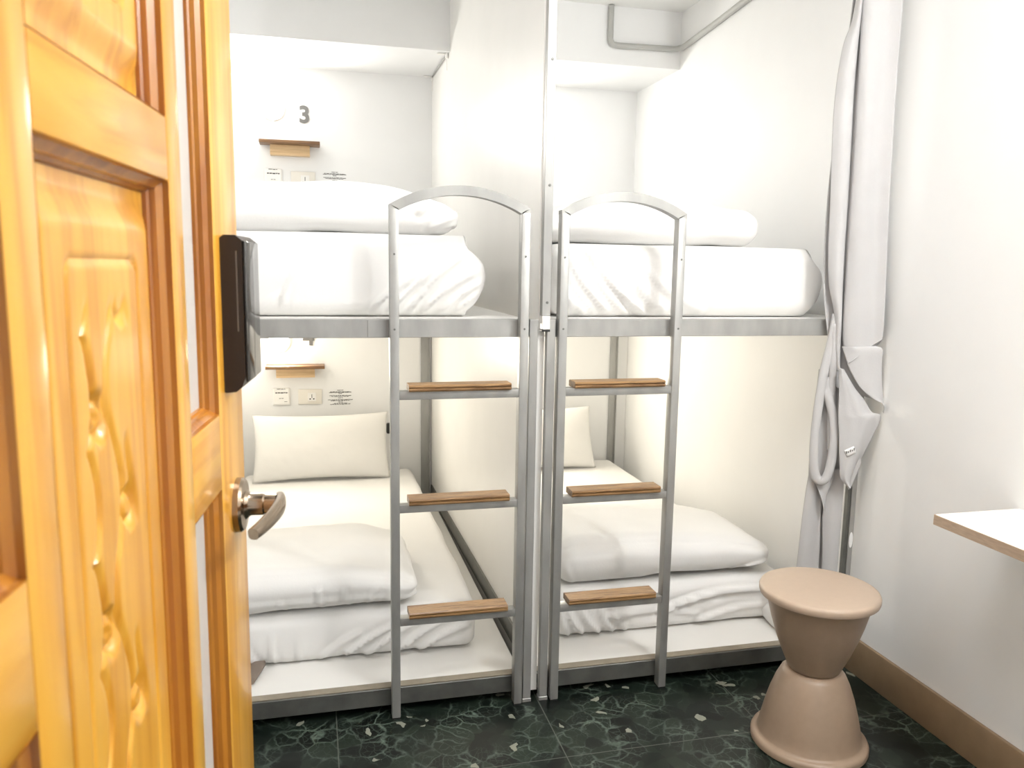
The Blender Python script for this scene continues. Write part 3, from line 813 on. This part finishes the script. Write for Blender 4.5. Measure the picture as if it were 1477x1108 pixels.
def carved(x0, x1, z0, z1):
    xa, xb, za, zb = x0 + .0120, x1 - .0120, z0 + .0120, z1 - .0120
    x0p, x1p, z0p, z1p = xa, xb, za, zb
    nx_, nz_ = int((x1p - x0p) / .0022), int((z1p - z0p) / .0032)
    bm = bmesh.new()
    g = []
    cx = (x0p + x1p) / 2; hw = (x1p - x0p) / 2
    for i in range(nx_ + 1):
        row = []
        for j in range(nz_ + 1):
            x = x0p + (x1p - x0p) * i / nx_; z = z0p + (z1p - z0p) * j / nz_
            e = min(x - x0p, x1p - x, (z - z0p) * .6, (z1p - z) * .6)
            n = -.0215 + .009 * sstep(.004, .024, e)
            # routed rectangle
            rx, rz_ = abs(x - cx) - .077, max(z - (z1p - .062), (z0p + .062) - z)
            dist = max(rx, rz_)
            if rx > -.012 and rz_ > -.012: dist = math.hypot(rx + .012, rz_ + .012) - .012
            n -= .0032 * math.exp(-(dist / .0022) ** 2)
            n -= vine((x - cx) * .92, z, z0p + .085, z1p - .085) * 1.25
            row.append(bm.verts.new((x, -n, z)))
        g.append(row)
    for i in range(nx_):
        for j in range(nz_):
            bm.faces.new((g[i][j], g[i + 1][j], g[i + 1][j + 1], g[i][j + 1]))
    # thickness behind
    bk = [bm.verts.new((x, .034, z)) for x, z in ((x0p, z0p), (x1p, z0p), (x1p, z1p), (x0p, z1p))]
    bm.faces.new(bk)
    edge = [(r[0]) for r in g]
    bm.faces.new([r[0] for r in g] + [bk[1], bk[0]]); bm.faces.new([r[-1] for r in g] + [bk[2], bk[3]])
    bm.faces.new(list(g[0]) + [bk[3], bk[0]]); bm.faces.new(list(g[-1]) + [bk[2], bk[1]])
    return mesh_obj('carved_panel', bm, M['door'], DR, True, sharp=50)
for z0, z1 in pan_z:
    moulding(x_pan[0], x_pan[1], z0, z1, p_prof)
    carved(x_pan[0], x_pan[1], z0, z1)
# handle: rosette, spindle, curved lever pointing back to the hinge
HD = empty('door_handle', (W - .060, 0, 1.013), 0, DR)
HD['label'] = 'brushed metal lever handle'
mesh_obj('rosette', add_lathe(bmesh.new(), [(0, 0), (.036, 0), (.036, -.007), (.033, -.0105), (.020, -.012), (.0165, -.016), (0, -.016)], 40, 'y'), M['nickel'], HD, True, sharp=40)
mesh_obj('spindle', add_lathe(bmesh.new(), [(0, -.016), (.0155, -.016), (.0145, -.019), (.0145, -.034), (.0125, -.036), (.0125, -.050), (0, -.050)], 28, 'y'), M['nickel'], HD, True, sharp=40)
lv = catmull([(.010, -.0535, .002), (-.004, -.0565, .002), (-.030, -.0560, .001), (-.060, -.0515, -.001), (-.090, -.0440, -.004), (-.108, -.0380, -.006)], 7)
bm = bmesh.new(); pr = [(.0068 * math.copysign(abs(math.cos(a)) ** .7, math.cos(a)), .0118 * math.copysign(abs(math.sin(a)) ** .7, math.sin(a))) for a in [2 * PI * i / 16 for i in range(16)]]
add_sweep(bm, lv, pr)
for v in bm.verts:
    q = sstep(-.02, -.11, v.co.x) if False else max(0, min(1, (-.02 - v.co.x) / .09))
    v.co.z = -.004 * q + (v.co.z + .004 * q) * (1 - .38 * q)
mesh_obj('lever', bm, M['nickel'], HD, True, sharp=45)
# electronic lock box on the outer stile
LB = empty('door_lock', (W - .113, 0, 1.172), 0, DR)
LB['label'] = 'glossy black electronic lock box'
bm = bmesh.new()
out = [(0, 0.0), (0, .187), (-.004, .191), (-.018, .191), (-.0255, .185), (-.0255, .020), (-.0215, .006), (-.014, .0), (-.002, -.001)]
e0 = [bm.verts.new((0, y, z)) for y, z in out]; e1 = [bm.verts.new((.104, y, z)) for y, z in out]
for j in range(len(out)): bm.faces.new((e0[j], e0[(j + 1) % len(out)], e1[(j + 1) % len(out)], e1[j]))
bm.faces.new(e0); bm.faces.new(e1[::-1])
bmesh.ops.bevel(bm, geom=[e for e in bm.edges if e.calc_face_angle(0) > 1.2 and e.verts[0].co.y < -.003 and e.verts[1].co.y < -.003], offset=.002, segments=2, affect='EDGES')
mesh_obj('lock_body', bm, M['black_matt'], LB, True, sharp=35)
mesh_obj('front_cover', add_box(bmesh.new(), .003, .101, -.0285, -.0256, .012, .184, .001, 2), M['black'], LB, True, sharp=35)
mesh_obj('seam_line', add_box(bmesh.new(), -.0006, 0, -.0195, -.0180, .075, .172), M['grey_line'], LB)
for z in (.25, 1.05, 1.85):
    mesh_obj('hinge', add_lathe(bmesh.new(), [(0, z - .05), (.007, z - .05), (.007, z + .05), (0, z + .05)], 12, 'z', (-.008, -.004, 0)), M['nickel'], DR, True, sharp=40)

# ------------------------------------------------------------------ room lights and added fill
G = empty('ceiling_lamp', (1.57, -1.65, CZ)); tag(G, 'small white ceiling lamp near the front right corner', 'lamp')
mesh_obj('lamp_base', add_lathe(bmesh.new(), [(0, -.03), (.045, -.03), (.055, -.0005), (0, -.0005)], 32), M['plate_w'], G, True, sharp=40)
mesh_obj('lamp_globe', add_lathe(bmesh.new(), [(0.0, -.13), (.03, -.125), (.055, -.105), (.065, -.08), (.058, -.05), (.042, -.0305), (0, -.0305)], 32), M['globe_glow'], G, True)
def lamp(name, typ, loc, energy, col, size=.05, rot=(0, 0, 0), size_y=None):
    l = bpy.data.lights.new(name, typ); l.energy = energy; l.color = col
    if typ == 'AREA':
        l.size = size
        if size_y: l.shape = 'RECTANGLE'; l.size_y = size_y
    else: l.shadow_soft_size = size
    o = bpy.data.objects.new(name, l); COL.objects.link(o); o.location = loc; o.rotation_euler = rot
    return o
lamp('ceiling_lamp_light', 'POINT', (1.57, -1.65, 2.36), 34, (1.0, .995, .99), .035)
lamp('added_fill_light', 'AREA', (.55, -.95, 2.53), 13, (1.0, .99, .98), .6)  # soft fill added overhead to brighten the room, no panel is seen
for z, e, c in ((.915, 7.2, (1, .925, .80)), (2.06, 5.8, (1, .965, .91))):
    for x in (-.13, .975):  # the right-hand position serves the added, unseen lamps
        lamp('bunk_lamp_light', 'AREA', (x, BY - .050, z), e, c, .10, (-PI / 2, 0, 0))
        lamp('bunk_lamp_glow', 'POINT', (x, BY - .075, z), e * .12, c, .03)

w = bpy.data.worlds.new('World'); SC.world = w; w.use_nodes = True
bg = w.node_tree.nodes['Background']; bg.inputs[0].default_value = (1, .99, .975, 1); bg.inputs[1].default_value = .7

# ------------------------------------------------------------------ camera
f, yaw, pit, rol = 1157.95, .2431, .1446, .0162
cyw, syw, cp, sp = math.cos(yaw), math.sin(yaw), math.cos(pit), math.sin(pit)
fw = Vector((syw * cp, cyw * cp, -sp)); rt = Vector((cyw, -syw, 0)); up = rt.cross(fw)
r2 = rt * math.cos(rol) + up * math.sin(rol); u2 = -rt * math.sin(rol) + up * math.cos(rol)
cam = bpy.data.cameras.new('Camera'); co = bpy.data.objects.new('Camera', cam); COL.objects.link(co)
mw = Matrix((r2, u2, -fw)).transposed().to_4x4(); mw.translation = Vector((.0473, -2.2561, 1.33))
co.matrix_world = mw
cam.sensor_width = 36; cam.lens = f / 1477 * 36; cam.clip_start = .02
cam.dof.use_dof = True; cam.dof.focus_distance = 2.6; cam.dof.aperture_fstop = 9.0
SC.camera = co
vs = SC.view_settings
vs.view_transform = 'Standard'; vs.look = 'None'; vs.gamma = 1.0; vs.use_curve_mapping = False
vs.exposure = .34
SC.cycles.max_bounces = 10; SC.cycles.diffuse_bounces = 6
